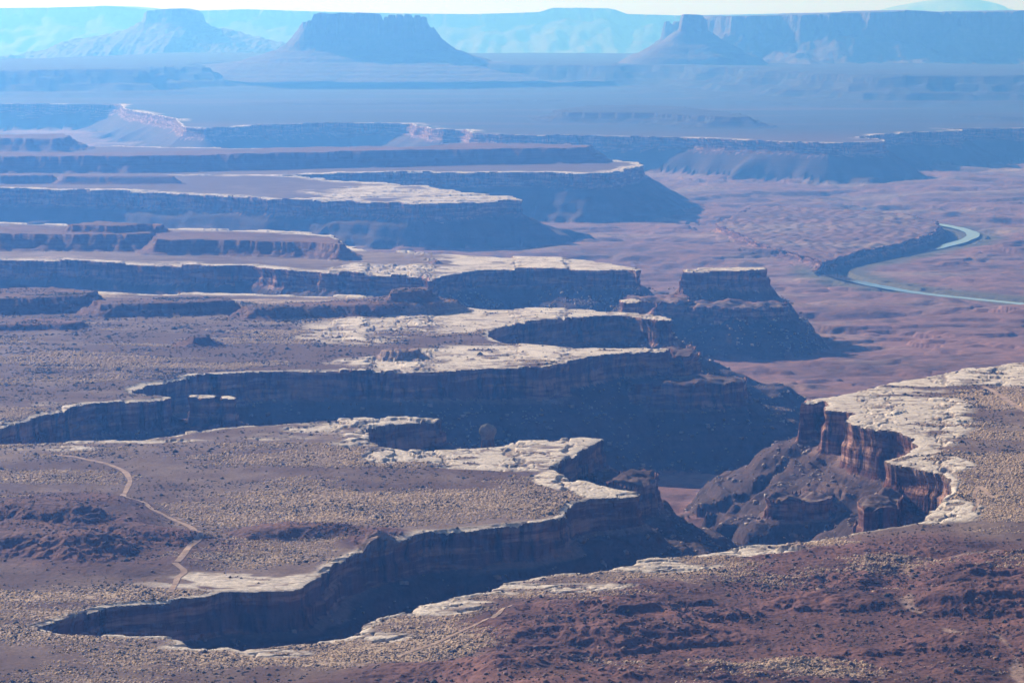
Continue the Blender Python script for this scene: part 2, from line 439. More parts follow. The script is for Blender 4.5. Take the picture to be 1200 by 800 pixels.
mound('red_hill', px(130, 620, 180, 617, 230, 622, 210, 627, 150, 626), 7, 0.3, soft=True)
mound('cone_hill', px(434, 622, 442, 620, 450, 623, 442, 626), 10, 0.5, soft=True)
mound('red_hill', px(285, 616, 340, 612, 400, 614, 360, 619, 300, 621), 6, 0.3, soft=True)

# ------------------------------------------------------------------ the grid: rows across the view, columns away from the viewer
def yrows(y0, y1, step):
    return np.arange(y0, y1, -step)


ys = np.concatenate([yrows(2600, 1000, 40), yrows(1000, 830, 2.5), yrows(830, 330, 0.45), yrows(330, 140, 0.30), yrows(140, 41, 0.30)])
D = meet((ys - 20.0) / FOC)
inner = np.linspace(-0.212, 0.212, 1301)
outr = 0.212 + (0.70 - 0.212) * np.linspace(0, 1, 111)[1:] ** 1.5
TX = np.concatenate([-outr[::-1], inner, outr])
NR, NC = len(D), len(TX)
RS = np.abs(np.gradient(D)).astype(f32)[:, None] * np.ones((1, NC), f32)
X = D[:, None] * TX[None, :]
Y = D[:, None] * np.ones((1, NC))
# half resolution copy for the distances
ri = np.unique(np.append(np.arange(0, NR, 2), NR - 1)); ci = np.unique(np.append(np.arange(0, NC, 2), NC - 1))
XH = X[np.ix_(ri, ci)]; YH = Y[np.ix_(ri, ci)]


def upsample(S, r0, r1, c0, c1):
    """half grid -> full grid window"""
    fr = np.interp(np.arange(r0, r1), ri, np.arange(len(ri))); fc = np.interp(np.arange(c0, c1), ci, np.arange(len(ci)))
    i = np.minimum(fr.astype(int), len(ri) - 2); j = np.minimum(fc.astype(int), len(ci) - 2)
    a = (fr - i)[:, None].astype(f32); b = (fc - j)[None, :].astype(f32)
    A = S[np.ix_(i, j)]; B = S[np.ix_(i, j + 1)]; C = S[np.ix_(i + 1, j)]; E = S[np.ix_(i + 1, j + 1)]
    return (A * (1 - b) + B * b) * (1 - a) + (C * (1 - b) + E * b) * a


def window(S, thr):
    m = S > thr
    r = np.nonzero(m.any(1))[0]; c = np.nonzero(m.any(0))[0]
    if len(r) == 0: return None
    return (ri[max(r[0] - 1, 0)], ri[min(r[-1] + 1, len(ri) - 1)] + 1, ci[max(c[0] - 1, 0)], ci[min(c[-1] + 1, len(ci) - 1)] + 1)


# pixel-free map of the plane used for laying out soil patches (u across, v away), in traced-plan units
cp, sp = math.cos(PITCH), math.sin(PITCH)
_hh = H_CAM - dip(Y)
_dep = Y * cp + _hh * sp
MU = (600 + FOC * X / _dep).astype(f32)
MV = (400 - FOC * (Y * sp - _hh * cp) / _dep).astype(f32)

xf = X.astype(f32); yf = Y.astype(f32)
# ---- basin floor
river = smooth_line(unpoly(px(985, 249, 1040, 255, 1095, 262, 1130, 269, 1141, 276, 1120, 284.5, 1085, 293, 1050, 300, 1010, 308, 982, 314.5, 974, 319, 985, 325, 1010, 331, 1040, 337, 1070, 342, 1110, 347, 1160, 352, 1215, 358, 1330, 374, 1700, 420), -147.0))
dr = line_dist(X, Y, river, 700.0)
wash = smooth_line(unpoly(px(905, 640, 890, 622, 872, 600, 858, 588), -128.0))
fl = fbm(xf, yf, 900, 3, 3, RS) * 15
fl2 = fbm(xf * 0.6 + 60 * noise(xf / 300, yf / 300, 25), yf, 240, 6, 9, RS, 0.58)
zf = -128 + fl + fl2 * 9
can = fbm(xf * 0.8, yf, 620, 4, 13, RS, 0.5, ridged=True)
zf = zf - 13 * sstep(0.75, 1.25, can)
st = 7.5
q = zf / st + 0.5 * noise(xf / 150, yf / 150, 21); qf = np.floor(q)
zt = (qf + sstep(0.62, 0.98, q - qf)) * st
lm = 0.9 * sstep(-0.35, 0.45, fbm(xf, yf, 800, 2, 23, RS))
zf = zf * (1 - lm) + zt * lm
zf = np.minimum(zf, -104 + 0 * zf) - 28 * sstep(7200, 9500, yf)
bank = sstep(36, 270, dr + 14 * noise(xf / 90, yf / 90, 5))
zf = (zf * bank + np.minimum(zf, -143) * (1 - bank))
zf = np.where(dr < 54, zf * sstep(42, 54, dr) + (1 - sstep(42, 54, dr)) * -153, zf).astype(f32)
# valley floor climbs towards the near canyons
near = sstep(3300, 2300, yf)
zf = zf + near * 18

# ---- signed distances of the benches
print('grid', NR, NC, NR * NC, round(time.time() - T0, 1))
S_TOP = np.full((NR, NC), -400, f32)
jag = fbm(xf, yf, 70, 3, 31, RS) * 1.8 + fbm(xf, yf, 17, 2, 41, RS, ridged=True) * 0.9 + noise(xf / 240, yf / 240, 44) * 2
jb = fbm(xf, yf, 44, 2, 47, RS) * 2.2
jag = jag + 2.2 * (np.floor(jb) + sstep(0.7, 1.0, jb - np.floor(jb)))
jag = jag * np.clip(yf / 2600, 0.8, 2.5)
for i, b in enumerate(BENCH):
    S = poly_sdf(XH, YH, b['P'], 400.0)
    w = window(S, -399); b['w'] = w
    s = upsample(S, *w); b['s'] = s
    r0, r1, c0, c1 = w
    small = b['P'].max(0) - b['P'].min(0)
    k = b['jag'] * min(1.0, small.min() / 60.0 + 0.2)
    if b['zr'] < -5: k = 1.3
    s2 = s + (jag[r0:r1, c0:c1] + 0.6) * k * sstep(70, 10, np.abs(s))
    b['s2'] = s2
    if b['zr'] > -5:
        S_TOP[r0:r1, c0:c1] = np.maximum(S_TOP[r0:r1, c0:c1], s2)

# ---- soil patches on the rim (in plan units): u, v, ru, rv, weight
def patches(lst):
    out = np.zeros((NR, NC), f32)
    for u, v, ru, rv, wgt in lst:
        m = (np.abs(MU - u) < ru * 2) & (np.abs(MV - v) < rv * 2)
        dd = ((MU[m] - u) / ru) ** 2 + ((MV[m] - v) / rv) ** 2
        out[m] = np.maximum(out[m], wgt * np.clip(1.35 - dd, 0, 1).astype(f32)) if wgt > 0 else out[m] + wgt * np.clip(1.35 - dd, 0, 1).astype(f32)
    return out


patch_n = fbm(xf, yf * 0.55, 190, 4, 55, RS)
slick_p = patches([(270, 680, 120, 12, 0.95), (340, 682, 70, 12, 1.1), (190, 683, 50, 6, 0.8), (600, 534, 160, 17, 1.6), (500, 512, 110, 12, 1.2), (480, 520, 120, 9, 0.9), (60, 525, 60, 5, 0.8), (120, 517, 120, 3, 0.8), (650, 520, 70, 14, 1.5), (690, 560, 60, 14, 1.2), (720, 577, 45, 7, 1.5), (470, 500, 70, 16, 1.2), (380, 503, 60, 9, 0.9), (330, 512, 60, 6, 0.6),
                   (620, 690, 140, 8, 0.6), (520, 712, 60, 12, 0.9), (760, 662, 90, 9, 1.2), (870, 647, 80, 7, 1.0), (430, 745, 60, 8, 0.9), (240, 757, 60, 5, 0.9), (320, 764, 60, 6, 0.7),
                   (990, 470, 70, 14, 1.6), (1060, 480, 90, 26, 1.5), (1150, 440, 120, 13, 1.4), (1040, 500, 60, 22, 1.4), (1090, 545, 50, 12, 1.2), (1100, 600, 60, 14, 0.9), (1240, 426, 80, 8, 1), (1010, 458, 80, 8, 1.5), (1090, 446, 80, 8, 1.5), (1180, 433, 70, 8, 1.4), (1060, 515, 60, 18, 1.4), (1090, 500, 60, 14, 0.9),
                   (650, 368, 130, 10, 1.3), (500, 380, 150, 12, 0.9), (600, 415, 130, 14, 1.4), (500, 425, 110, 10, 1.2), (720, 409, 80, 5, 1.5), (420, 395, 70, 10, 0.5), (740, 370, 50, 5, 1.2),
                   (620, 306, 130, 7, 1.2), (480, 315, 90, 7, 1.0), (700, 312, 60, 5, 1.3), (540, 233, 80, 6, 1.2), (450, 226, 100, 8, 0.9),
                   (60, 500, 90, 9, 0.45), (130, 475, 90, 7, 0.35), (310, 447, 120, 8, 0.4)])
grass_p = patches([(500, 600, 180, 22, 1.3), (330, 570, 150, 28, 1.3), (420, 540, 120, 12, 1.0), (230, 615, 70, 20, 1.0), (120, 560, 110, 16, 0.5), (430, 555, 90, 14, 0.8), (600, 598, 90, 12, 0.8), (180, 697, 110, 14, 1.0), (60, 770, 130, 30, 1.6), (20, 795, 110, 26, 1.5), (180, 790, 120, 14, 1.0), (420, 775, 90, 14, 0.9),
                   (520, 730, 90, 16, 1.0), (480, 752, 90, 18, 0.8), (640, 700, 110, 16, 0.8), (750, 680, 70, 9, 0.7), (1100, 545, 120, 28, 0.7), (1160, 520, 80, 24, 0.8), (1150, 610, 80, 20, 0.6), (1130, 480, 90, 12, 0.5),
                   (360, 425, 110, 12, 0.8), (60, 690, 90, 20, 0.6), (260, 770, 80, 16, 0.6), (880, 740, 140, 22, 0.15), (1000, 780, 200, 24, 0.15), (1050, 680, 50, 20, 0.5)])
red_p = patches([(60, 610, 130, 34, 1.3), (200, 640, 130, 16, 0.8), (350, 622, 110, 10, 0.7), (440, 630, 50, 12, 0.8), (120, 655, 140, 20, 0.8),
                 (870, 740, 330, 55, 1.4), (1100, 720, 300, 85, 1.3), (950, 650, 120, 14, 0.8), (650, 800, 240, 32, 1.2), (760, 690, 60, 12, 0.8), (900, 900, 900, 110, 1.4), (720, 752, 120, 28, 1.1)])
rim_band = sstep(10 + 12 * sstep(2300, 2900, yf), 2, S_TOP) * (0.55 + 0.5 * (noise(xf / 130, yf / 130, 61) > -0.2))
far_rim = sstep(4200, 5200, yf) * sstep(150, 40, S_TOP) * 0.6 * sstep(-0.5, 0.4, patch_n)
far_rim = np.maximum(far_rim, sstep(3600, 4600, yf) * sstep(70, 25, S_TOP) * (S_TOP > 0) * (1 - sstep(11000, 12000, yf) * 0.75 * (patch_n < 0.25)))
slick = np.clip(np.maximum(rim_band, slick_p + 0.55 * patch_n * (slick_p > 0.02)) + far_rim, 0, 1)
pocket = sstep(0.25, 0.6, fbm(xf * 0.5, yf, 30, 3, 59, RS))
slick = sstep(0.25, 0.85, slick - 0.55 * pocket * (S_TOP > 8) + 0.30 * fbm(xf * 0.5, yf, 38, 4, 57, RS) * (slick > 0.05))
red = np.clip(red_p + 0.45 * patch_n * (red_p > 0.02), 0, 1) * (1 - slick)
gst = fbm(xf * 0.38, yf, 150, 5, 71, RS, 0.6)
grass = np.clip(0.20 + 0.40 * np.clip(grass_p, 0, 1) + 1.05 * gst - 0.42 * red, 0, 1) * (1 - slick) * sstep(9000, 5000, yf)
print('patches', round(time.time() - T0, 1))

# ---- relief of the rim surface
rel = fbm(xf, yf, 420, 3, 81, RS) * 2.2
flat_slab = patches([(270, 680, 140, 18, 1.3)])
slabby = slick * (1 - np.clip(flat_slab * 1.3, 0, 1))
km = np.nonzero(slabby.ravel() > 0.02)[0]
kx = X.ravel()[km]; ky = Y.ravel()[km]
wx = kx + 12 * noise(kx / 30, ky / 30, 83) + 4 * noise(kx / 9, ky / 9, 82); wy = ky + 9 * noise(kx / 30, ky / 30, 84) + 3 * noise(kx / 9, ky / 9, 81)
ks = np.clip(ky / 2700, 0.8, 2.2)
v1, e1 = plates((0.97 * wx + 0.25 * wy) / (75 * ks), (wy * 0.97 - 0.25 * wx) / (17 * ks), 87)
v2, e2 = plates((0.9 * wx - 0.4 * wy) / (30 * ks), (wy * 0.9 + 0.4 * wx) / (9 * ks), 88)
fade = sstep(4.5, 2.2, RS.ravel()[km] / ks)
ph = (v1 - 0.5) * 3.4 * ks + (v2 - 0.5) * 0.7 * fade - 2.0 * sstep(0.10, 0.02, e1) * (0.25 + 0.75 * fade) - 0.5 * sstep(0.10, 0.02, e2) * fade
rel.ravel()[km] += (ph * slabby.ravel()[km]).astype(f32)
CRACK = np.zeros((NR, NC), f32); PLV = np.full((NR, NC), 0.5, f32)
CRACK.ravel()[km] = np.maximum(sstep(0.09, 0.02, e1), 0.6 * sstep(0.07, 0.015, e2) * fade) * sstep(-0.5, 0.2, noise(kx / 90, ky / 90, 86))
PLV.ravel()[km] = 0.6 * v1 + 0.4 * v2
redh = fbm(xf * 0.55 + 0.2 * yf, yf * 0.9, 190, 6, 93, RS, 0.52)
redh = redh * 12.0 + fbm(xf * 0.6, yf, 130, 7, 99, RS, 0.52, ridged=True) * 2.4 + fbm(xf, yf, 20, 3, 105, RS, 0.6, ridged=True) * 0.5
fgw = patches([(880, 760, 360, 65, 1.3), (1120, 740, 300, 90, 1.3), (640, 800, 240, 34, 1.2), (900, 950, 1200, 150, 1.4)])
redh = redh * (0.28 + 1.3 * np.clip(fgw, 0, 1))
hq = redh / 5.0 + 0.8 * noise(xf / 90, yf / 90, 97); hf = np.floor(hq)
led = np.clip(0.15 + 1.0 * noise(xf / 160, yf / 160, 98), 0, 0.7)
redh = (1 - led) * redh + led * 5.0 * (hf + sstep(0.45, 0.95, hq - hf))
redh = np.maximum(redh + 4.5, 0.15 * (redh + 4.5))
gully = smooth_line(unpoly(px(1300, 640, 1180, 650, 1120, 660, 1085, 668, 1062, 676, 1072, 690, 1064, 712, 1090, 724, 1110, 736, 1140, 744, 1172, 756, 1190, 772, 1196, 800, 1230, 900)))
dg = line_dist(X, Y, gully, 40.0)
redh = redh * (0.45 + 0.55 * sstep(0, 40, dg + 12 * noise(xf / 30, yf / 30, 103)))
rel += np.clip(red, 0, 1) * redh * sstep(4, 30, S_TOP)
rel += fbm(xf, yf, 26, 3, 101, RS) * 0.45 + red * fbm(xf, yf, 10, 2, 106, RS, 0.6, ridged=True) * 0.45
RELM = np.zeros((NR, NC), f32)
MID = np.full((NR, NC), -1, np.int16)
for i, m in enumerate(MOUND):
    Wd = m['z'] / m['slope']
    reach = Wd * 1.5 + 30
    S = poly_sdf(XH, YH, m['P'], reach)
    w = window(S, -reach + 1)
    if w is None: continue
    r0, r1, c0, c1 = w
    s = upsample(S, *w)
    xx = xf[r0:r1, c0:c1]; yy = yf[r0:r1, c0:c1]; rs = RS[r0:r1, c0:c1]
    lam = max(22.0, Wd * 0.55)
    s = s + (fbm(xx, yy, lam, 4, 111 + i, rs) * 0.22 + fbm(xx, yy, lam * .5, 2, 119, rs, ridged=True) * 0.08) * Wd * m['rib']
    t = np.clip(1 + s / Wd, 0, None)
    capw = 0.12
    prof = np.where(t < 1 - capw, (1 - m['cap']) * (t / (1 - capw)) ** m['power'], (1 - m['cap']) + m['cap'] * sstep(1 - capw, 1.0, t))
    if m['soft']: prof = sstep(0.0, 1.35, t)
    dome = 1 + 0.05 * fbm(xx, yy, lam * 2, 2, 5, rs) * (t > 1)
    hgt = m['z'] * np.clip(prof, 0, 1) * dome
    hgt = hgt + m['z'] * 0.05 * np.sin(prof * 2 * np.pi * 3.5) * (t > 0.06) * (t < 1) * (0.0 if m['soft'] else 1.0)
    m['w'] = w; m['h'] = hgt
    if m['key'] == 'river_bluff':
        zf[r0:r1, c0:c1] = np.maximum(zf[r0:r1, c0:c1], zf[r0:r1, c0:c1] * 0 - 150 + hgt * 1.3 * (hgt > 0.5))
        m['floor'] = True
    else:
        prev = rel[r0:r1, c0:c1]
        base_m = RELM[r0:r1, c0:c1]
        RELM[r0:r1, c0:c1] = base_m + hgt if m['base'] else np.maximum(base_m, hgt)
    sel = hgt > max(0.9, m['z'] * 0.06)
    MID[r0:r1, c0:c1] = np.where(sel, i, MID[r0:r1, c0:c1])
rel = rel + RELM
print('mounds', round(time.time() - T0, 1))

# ---- assemble heights
Z = zf.copy()
OWN = np.full((NR, NC), -1, np.int16)            # -1 = basin floor
ZONE = np.full((NR, NC), 3, np.int8)             # 0 top, 1 cliff, 2 talus, 3 floor
DX = np.zeros((NR, NC), f32); DY = np.zeros((NR, NC), f32)
UU = np.full((NR, NC), 99, f32)
hcn = 1 + 0.16 * fbm(xf, yf, 260, 2, 131, RS)
for i, b in enumerate(BENCH):
    r0, r1, c0, c1 = b['w']
    s, s2 = b['s'], b['s2']
    rs = RS[r0:r1, c0:c1]; xx = xf[r0:r1, c0:c1]; yy = yf[r0:r1, c0:c1]
    hc = b['hc'] * hcn[r0:r1, c0:c1]
    if b['key'] == 'near_right':                 # the foreground walls are lower than those of the headland
        hc = hc * (0.62 + 0.38 * sstep(2050, 2300, yy) * sstep(150, 330, xx))
    wc = np.maximum(10.0, 3.4 * rs)
    t = np.clip(-s2 / wc, 0, 1)
    if b['tiers'] == 2:
        zt = np.interp(t, [0, .08, .3, .46, .52, .8, 1], [0, -.05, -.26, -.46, -.50, -.82, -1])
        ot = np.interp(t, [0, .08, .3, .46, .52, .8, 1], [0, -.2, 2.2, 1.5, -3.0, -3.5, -5.5])
    else:
        zt = np.interp(t, [0, .1, .3, .5, .58, .86, 1], [0, -.07, -.28, -.52, -.555, -.90, -1])
        ot = np.interp(t, [0, .1, .3, .5, .58, .86, 1], [0, -.3, 1.2, 0.8, -1.8, -2.2, -5.0])
    wo = -ot.min()
    sc2 = np.clip(rs / 6.0, 1, 2.5)
    wo_ = wo * sc2
    out = -s2
    o = np.where(t < 1, ot * sc2, -(wo_ + np.clip(out - wc, 0, None) * (2.5 * wc - wo_) / (1.5 * wc)))
    o = np.where(out > 2.5 * wc, s2, o)
    o = np.where(s2 >= 0, s2, o)
    u = np.clip(-o - wo_, 0, None)
    gs_d = np.gradient(s, D[r0:r1], axis=0); gs_t = np.gradient(s, TX[c0:c1], axis=1)
    gx = gs_t / yy; gy = gs_d - TX[None, c0:c1] * gx
    gl = np.sqrt(gx * gx + gy * gy) + 1e-6
    ex = xx - s * gx / gl; ey = yy - s * gy / gl       # nearest point of the rim: gullies run straight down from it
    lsc = np.clip(yy / 3000, 1, 3)
    ribn = 0.8 * fbm(ex / lsc, ey / lsc, 75, 4, 141, rs / lsc, 0.55) + 0.45 * fbm(xx / lsc, yy / lsc, 130, 4, 145, rs / lsc) * (1 + sstep(5200, 7200, yy))
    UU[r0:r1, c0:c1] = np.where(s2 < 0, np.minimum(UU[r0:r1, c0:c1], u), UU[r0:r1, c0:c1])
    u2 = u * (1 + 0.40 * ribn * sstep(3, 50, u) )
    slope_z = -hc - b['tal'] * u2 - 3 * sstep(0, 14, u) * 0
    slope_z = slope_z + 2.2 * np.sin(slope_z / 15 * 2 * np.pi + 2 * noise(xx / 120, yy / 120, 7)) * sstep(6, 20, u) * (1 - sstep(0.2, 0.33, rs * b['tal'] / 15)) + 4.0 * np.sin(slope_z / 41 * 2 * np.pi + 2.5 * noise(xx / 200, yy / 200, 8)) * sstep(6, 25, u) * (1 - sstep(0.2, 0.33, rs * b['tal'] / 41)) + fbm(xx, yy, 22, 3, 151, rs) * 0.8 * 1.0 + fbm(xx, yy, 8, 2, 153, rs, ridged=True) * 0.8 * sstep(2, 15, u)
    top = rel[r0:r1, c0:c1] if b['zr'] > -5 else 7 * fbm(xx, yy, 34, 4, 133, rs) - 3 + rel[r0:r1, c0:c1] * 0
    edge = 1.2 * np.exp(-np.clip(s2, 0, None) / 4.0)
    zz = np.where(s2 >= 0, top - edge, np.where(t < 1, hc * zt - 1.2 + np.where(b['zr'] > -5, rel[r0:r1, c0:c1] * (1 - t), 0) , slope_z)) + b['zr']
    zone = np.where(s2 >= 0, 0, np.where(t < 1, 1, 2)).astype(np.int8)
    # toe: rounded into the floor
    cur = Z[r0:r1, c0:c1]
    k = 14.0
    h = np.clip(0.5 + 0.5 * (zz - cur) / k, 0, 1)
    blend = np.where(zone == 2, cur * (1 - h) + zz * h + k * h * (1 - h) * 0.5, np.maximum(zz, cur))
    win = (zz > cur)
    mv = np.where(s2 < 0, o - s2, 0)
    mv = np.where(win, mv, 0)
    Z[r0:r1, c0:c1] = np.where(zone == 2, blend, np.where(win, zz, cur))
    DX[r0:r1, c0:c1] = np.where(win, mv * gx / gl, DX[r0:r1, c0:c1]); DY[r0:r1, c0:c1] = np.where(win, mv * gy / gl, DY[r0:r1, c0:c1])
    OWN[r0:r1, c0:c1] = np.where(win, i, OWN[r0:r1, c0:c1]); ZONE[r0:r1, c0:c1] = np.where(win, zone, ZONE[r0:r1, c0:c1])
    del b['s'], b['s2']
print('benches', round(time.time() - T0, 1))

# ---- base colours (what the ground is made of)
C_SLICK = np.array([0.64, 0.525, 0.435], f32); C_SOIL = np.array([0.105, 0.055, 0.043], f32); C_GRASS = np.array([0.46, 0.37, 0.24], f32)
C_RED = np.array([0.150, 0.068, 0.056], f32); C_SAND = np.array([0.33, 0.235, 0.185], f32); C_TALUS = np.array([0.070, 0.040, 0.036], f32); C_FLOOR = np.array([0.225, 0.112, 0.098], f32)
C_GREEN = np.array([0.105, 0.092, 0.06], f32); C_WASH = np.array([0.36, 0.24, 0.19], f32); C_DARK = np.array([0.10, 0.055, 0.05], f32)


def lerp3(a, b, t):
    return a * (1 - t[..., None]) + b * t[..., None]


nz = fbm(xf, yf, 60, 4, 161, RS)
nz2 = fbm(xf, yf, 600, 3, 171, RS)
soil = lerp3(np.broadcast_to(C_SOIL, (NR, NC, 3)), np.broadcast_to(C_SAND, (NR, NC, 3)), np.clip(0.12 + 0.4 * nz2 + 0.25 * nz, 0, 0.7) * sstep(12000, 6000, yf))
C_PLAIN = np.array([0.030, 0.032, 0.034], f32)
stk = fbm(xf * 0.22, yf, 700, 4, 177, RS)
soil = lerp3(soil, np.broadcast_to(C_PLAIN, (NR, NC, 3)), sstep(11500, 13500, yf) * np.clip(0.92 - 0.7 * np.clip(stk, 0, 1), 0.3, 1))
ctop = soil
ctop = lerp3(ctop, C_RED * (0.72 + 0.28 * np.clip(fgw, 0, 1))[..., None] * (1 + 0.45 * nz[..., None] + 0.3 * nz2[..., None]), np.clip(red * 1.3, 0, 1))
ctop = lerp3(ctop, C_WASH, sstep(4.5, 0.5, dg + 7 * nz + 1.5) * 0.65)
ctop = lerp3(ctop, C_SLICK * (0.86 + 0.26 * PLV[..., None] + 0.10 * nz[..., None]), slick)
ctop = lerp3(ctop, C_SOIL, CRACK * slick * 0.7)
edge_pale = sstep(14, 2, S_TOP) * (S_TOP > 0)
ctop = lerp3(ctop, C_SLICK, edge_pale * 0.75)
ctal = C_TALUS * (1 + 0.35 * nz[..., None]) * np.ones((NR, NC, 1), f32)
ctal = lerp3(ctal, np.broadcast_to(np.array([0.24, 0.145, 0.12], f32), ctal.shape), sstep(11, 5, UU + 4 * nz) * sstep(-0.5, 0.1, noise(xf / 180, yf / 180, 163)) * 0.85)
cflo = lerp3(np.broadcast_to(C_FLOOR, (NR, NC, 3)), C_DARK, np.clip(0.25 + 0.55 * nz2 + 0.5 * nz, 0, 0.85))
cflo = lerp3(cflo, C_SAND, np.clip(0.8 * fbm(xf * 0.6, yf, 330, 4, 181, RS) - 0.1, 0, 0.6))
cflo = lerp3(cflo, C_GREEN, sstep(150, 70, dr + 25 * nz) * (zf < -136) * (OWN == -1))
dw = line_dist(X, Y, wash, 60.0)
cflo = lerp3(cflo, C_SAND * 1.05, sstep(16, 5, dw + 6 * nz) * 0.9)
lowb = np.isin(OWN, [i for i, b in enumerate(BENCH) if b['zr'] < -5])
ctop = np.where(lowb[..., None], np.where((yf > 5000)[..., None], cflo, ctal * 1.3), ctop)
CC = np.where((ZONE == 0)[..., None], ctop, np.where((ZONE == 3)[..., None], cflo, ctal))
hillm = (MID >= 0) & (ZONE == 0)
slopef = np.zeros((NR, NC), f32)
chill = lerp3(np.broadcast_to(C_RED * 0.95, (NR, NC, 3)), C_SOIL * 1.25, np.clip(0.45 + 0.5 * nz, 0, 1))
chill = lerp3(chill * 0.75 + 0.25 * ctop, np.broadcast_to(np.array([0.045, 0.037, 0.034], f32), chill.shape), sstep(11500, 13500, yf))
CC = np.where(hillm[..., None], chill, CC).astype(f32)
del ctop, ctal, cflo, chill, soil
# washes and tracks on the rim surface are thin sand ribbons built further down
Z = (Z + dip(Y)).astype(f32)
PX = xf + DX; PY = yf + DY
VERT = np.stack([PX.astype(f32), PY.astype(f32), Z.astype(f32)], -1).reshape(-1, 3)
GW = np.where(ZONE == 0, grass * (MID < 0), 0) * (1 - slick)
GW[lowb] = 0
CV = np.concatenate([CC.reshape(-1, 3), GW.reshape(-1, 1), np.where(ZONE == 0, slick * (MID < 0), 0).reshape(-1, 1)], 1).astype(f32)
print('colours', round(time.time() - T0, 1))

# ------------------------------------------------------------------ split the sheet into things and parts
fown = OWN[:-1, :-1]; fz = ZONE[:-1, :-1]; fm = MID[:-1, :-1].copy()
zs = np.stack([ZONE[:-1, :-1], ZONE[1:, :-1], ZONE[:-1, 1:], ZONE[1:, 1:]])
anycliff = (zs == 1).any(0)
owns = np.stack([OWN[:-1, :-1], OWN[1:, :-1], OWN[:-1, 1:], OWN[1:, 1:]])
cl_own = np.where(zs == 1, owns, -1).max(0)
fz = np.where(anycliff, 1, fz); fown = np.where(anycliff, cl_own, fown)
fm[(fz != 0) & (fz != 3)] = -1
bluff = [i for i, m in enumerate(MOUND) if m.get('floor')]
fm[(fz == 3) & ~np.isin(fm, bluff)] = -1
fm[(fz == 0) & np.isin(fm, bluff)] = -1
base = (np.arange(NR - 1)[:, None] * NC + np.arange(NC - 1)[None, :])


def cut(mask, name, mat, parent=None, origin=(0, 0, 0), cols=True):
    b = base[mask]
    if b.size == 0: return None
    F = np.stack([b, b + 1, b + NC + 1, b + NC], 1)
    u, inv = np.unique(F.ravel(), return_inverse=True)
    me = mesh_from(name, VERT[u] - np.array(origin, f32), inv.reshape(-1, 4), mat, CV[u])
    return link(name, me, parent)


def empty(name, loc):
    o = bpy.data.objects.new(name, None); COL.objects.link(o); o.location = loc
    return o


INFO = {
    'near_left': ('sandstone_bench', 'broad sandstone bench crossed by a winding dirt track, above the nearest dark canyon', 'bench'),
    'near_right': ('sandstone_bench', 'red foreground bench running out to a pale overhanging sandstone headland', 'bench'),
    'middle_left': ('sandstone_bench', 'pale cracked sandstone bench ending in two fingers split by a notch', 'bench'),
    'third_left': ('sandstone_bench', 'narrow flat bench with one long streaked wall beside the lone mesa', 'bench'),
    'fourth_left': ('sandstone_bench', 'blue hazy bench tapering to a speckled pale tip', 'bench'),
    'fifth_left': ('sandstone_bench', 'blue hazy bench carrying a long layered mesa and a small stub of rim', 'bench'),
    'far_right': ('sandstone_bench', 'far pale blue bench beyond the river with talus slopes under its rim', 'bench'),
    'lone_mesa': ('lone_mesa', 'lone square topped mesa in shade above the basin near the river', 'mesa'),
    'left_block': ('rock_block', 'dark square rock block below the tip of the track bench', 'rock block'),
    'upper_block': ('rock_block', 'dark stub of cliff just under the fingers of the cracked bench', 'rock block'),
    'lower_block': ('rock_block', 'low shaded block with a jagged top at the foot of the cracked bench', 'rock block'),
    'corner_tower': ('rock_tower', 'small square pale capped tower behind the notched finger', 'rock tower'),
    'talus_ledge': ('rock_ledge', 'dark ledge of rock halfway down the lit talus', 'ledge'),
    'mesa_shelf': ('rock_ledge', 'dark step of rock under the wall of the lone square mesa', 'ledge'),
    'saddle_shelf': ('rock_ledge', 'shaded shelf joining the lone mesa to the long streaked wall', 'ledge'),
    'river_bluff': ('river_bluff', 'dark bluff along the bend of the river', 'bluff'),
    'corner_ledge': ('rock_ledge', 'dark block of cliff at the inner corner of the pale headland', 'ledge'),
}
slab_labels = ['wider pale slab topped tower in the canyon mouth', 'smaller pale slab topped tower beside the wider one']
for i, b in enumerate(BENCH):
    mask = (fown == i)
    if not mask.any(): continue
    if b['key'] == 'slab_tower':
        nm, lab, cat = 'rock_tower', slab_labels.pop(0), 'rock tower'
        grp = 'slab topped towers in the canyon mouth'
    else:
        nm, lab, cat = INFO[b['key']]; grp = None
        if nm == 'sandstone_bench': grp = 'sandstone benches stepping down to the river basin'
    cx, cy = b['P'].mean(0)
    org = (float(cx), float(cy), float(b['zr'] - b['hc']))
    e = empty(nm, org); tag(e, lab, cat, grp)
    cut(mask & (fz == 0) & (fm < 0), 'rim_top', M_TOP, e, org)
    slab = b['key'] == 'slab_tower'
    cut(mask & ((fz == 1) | ((fz == 2) & slab)), 'cliff_wall', M_CLIFF, e, org)
    if not slab:
        cut(mask & (fz == 2), 'talus_slope', M_TALUS, e, org)
fl_o = cut((fown == -1) & (fm < 0), 'basin_floor', M_FLOOR)
tag(fl_o, 'red brown basin floor with dark ledges around the river', None, None, 'structure')
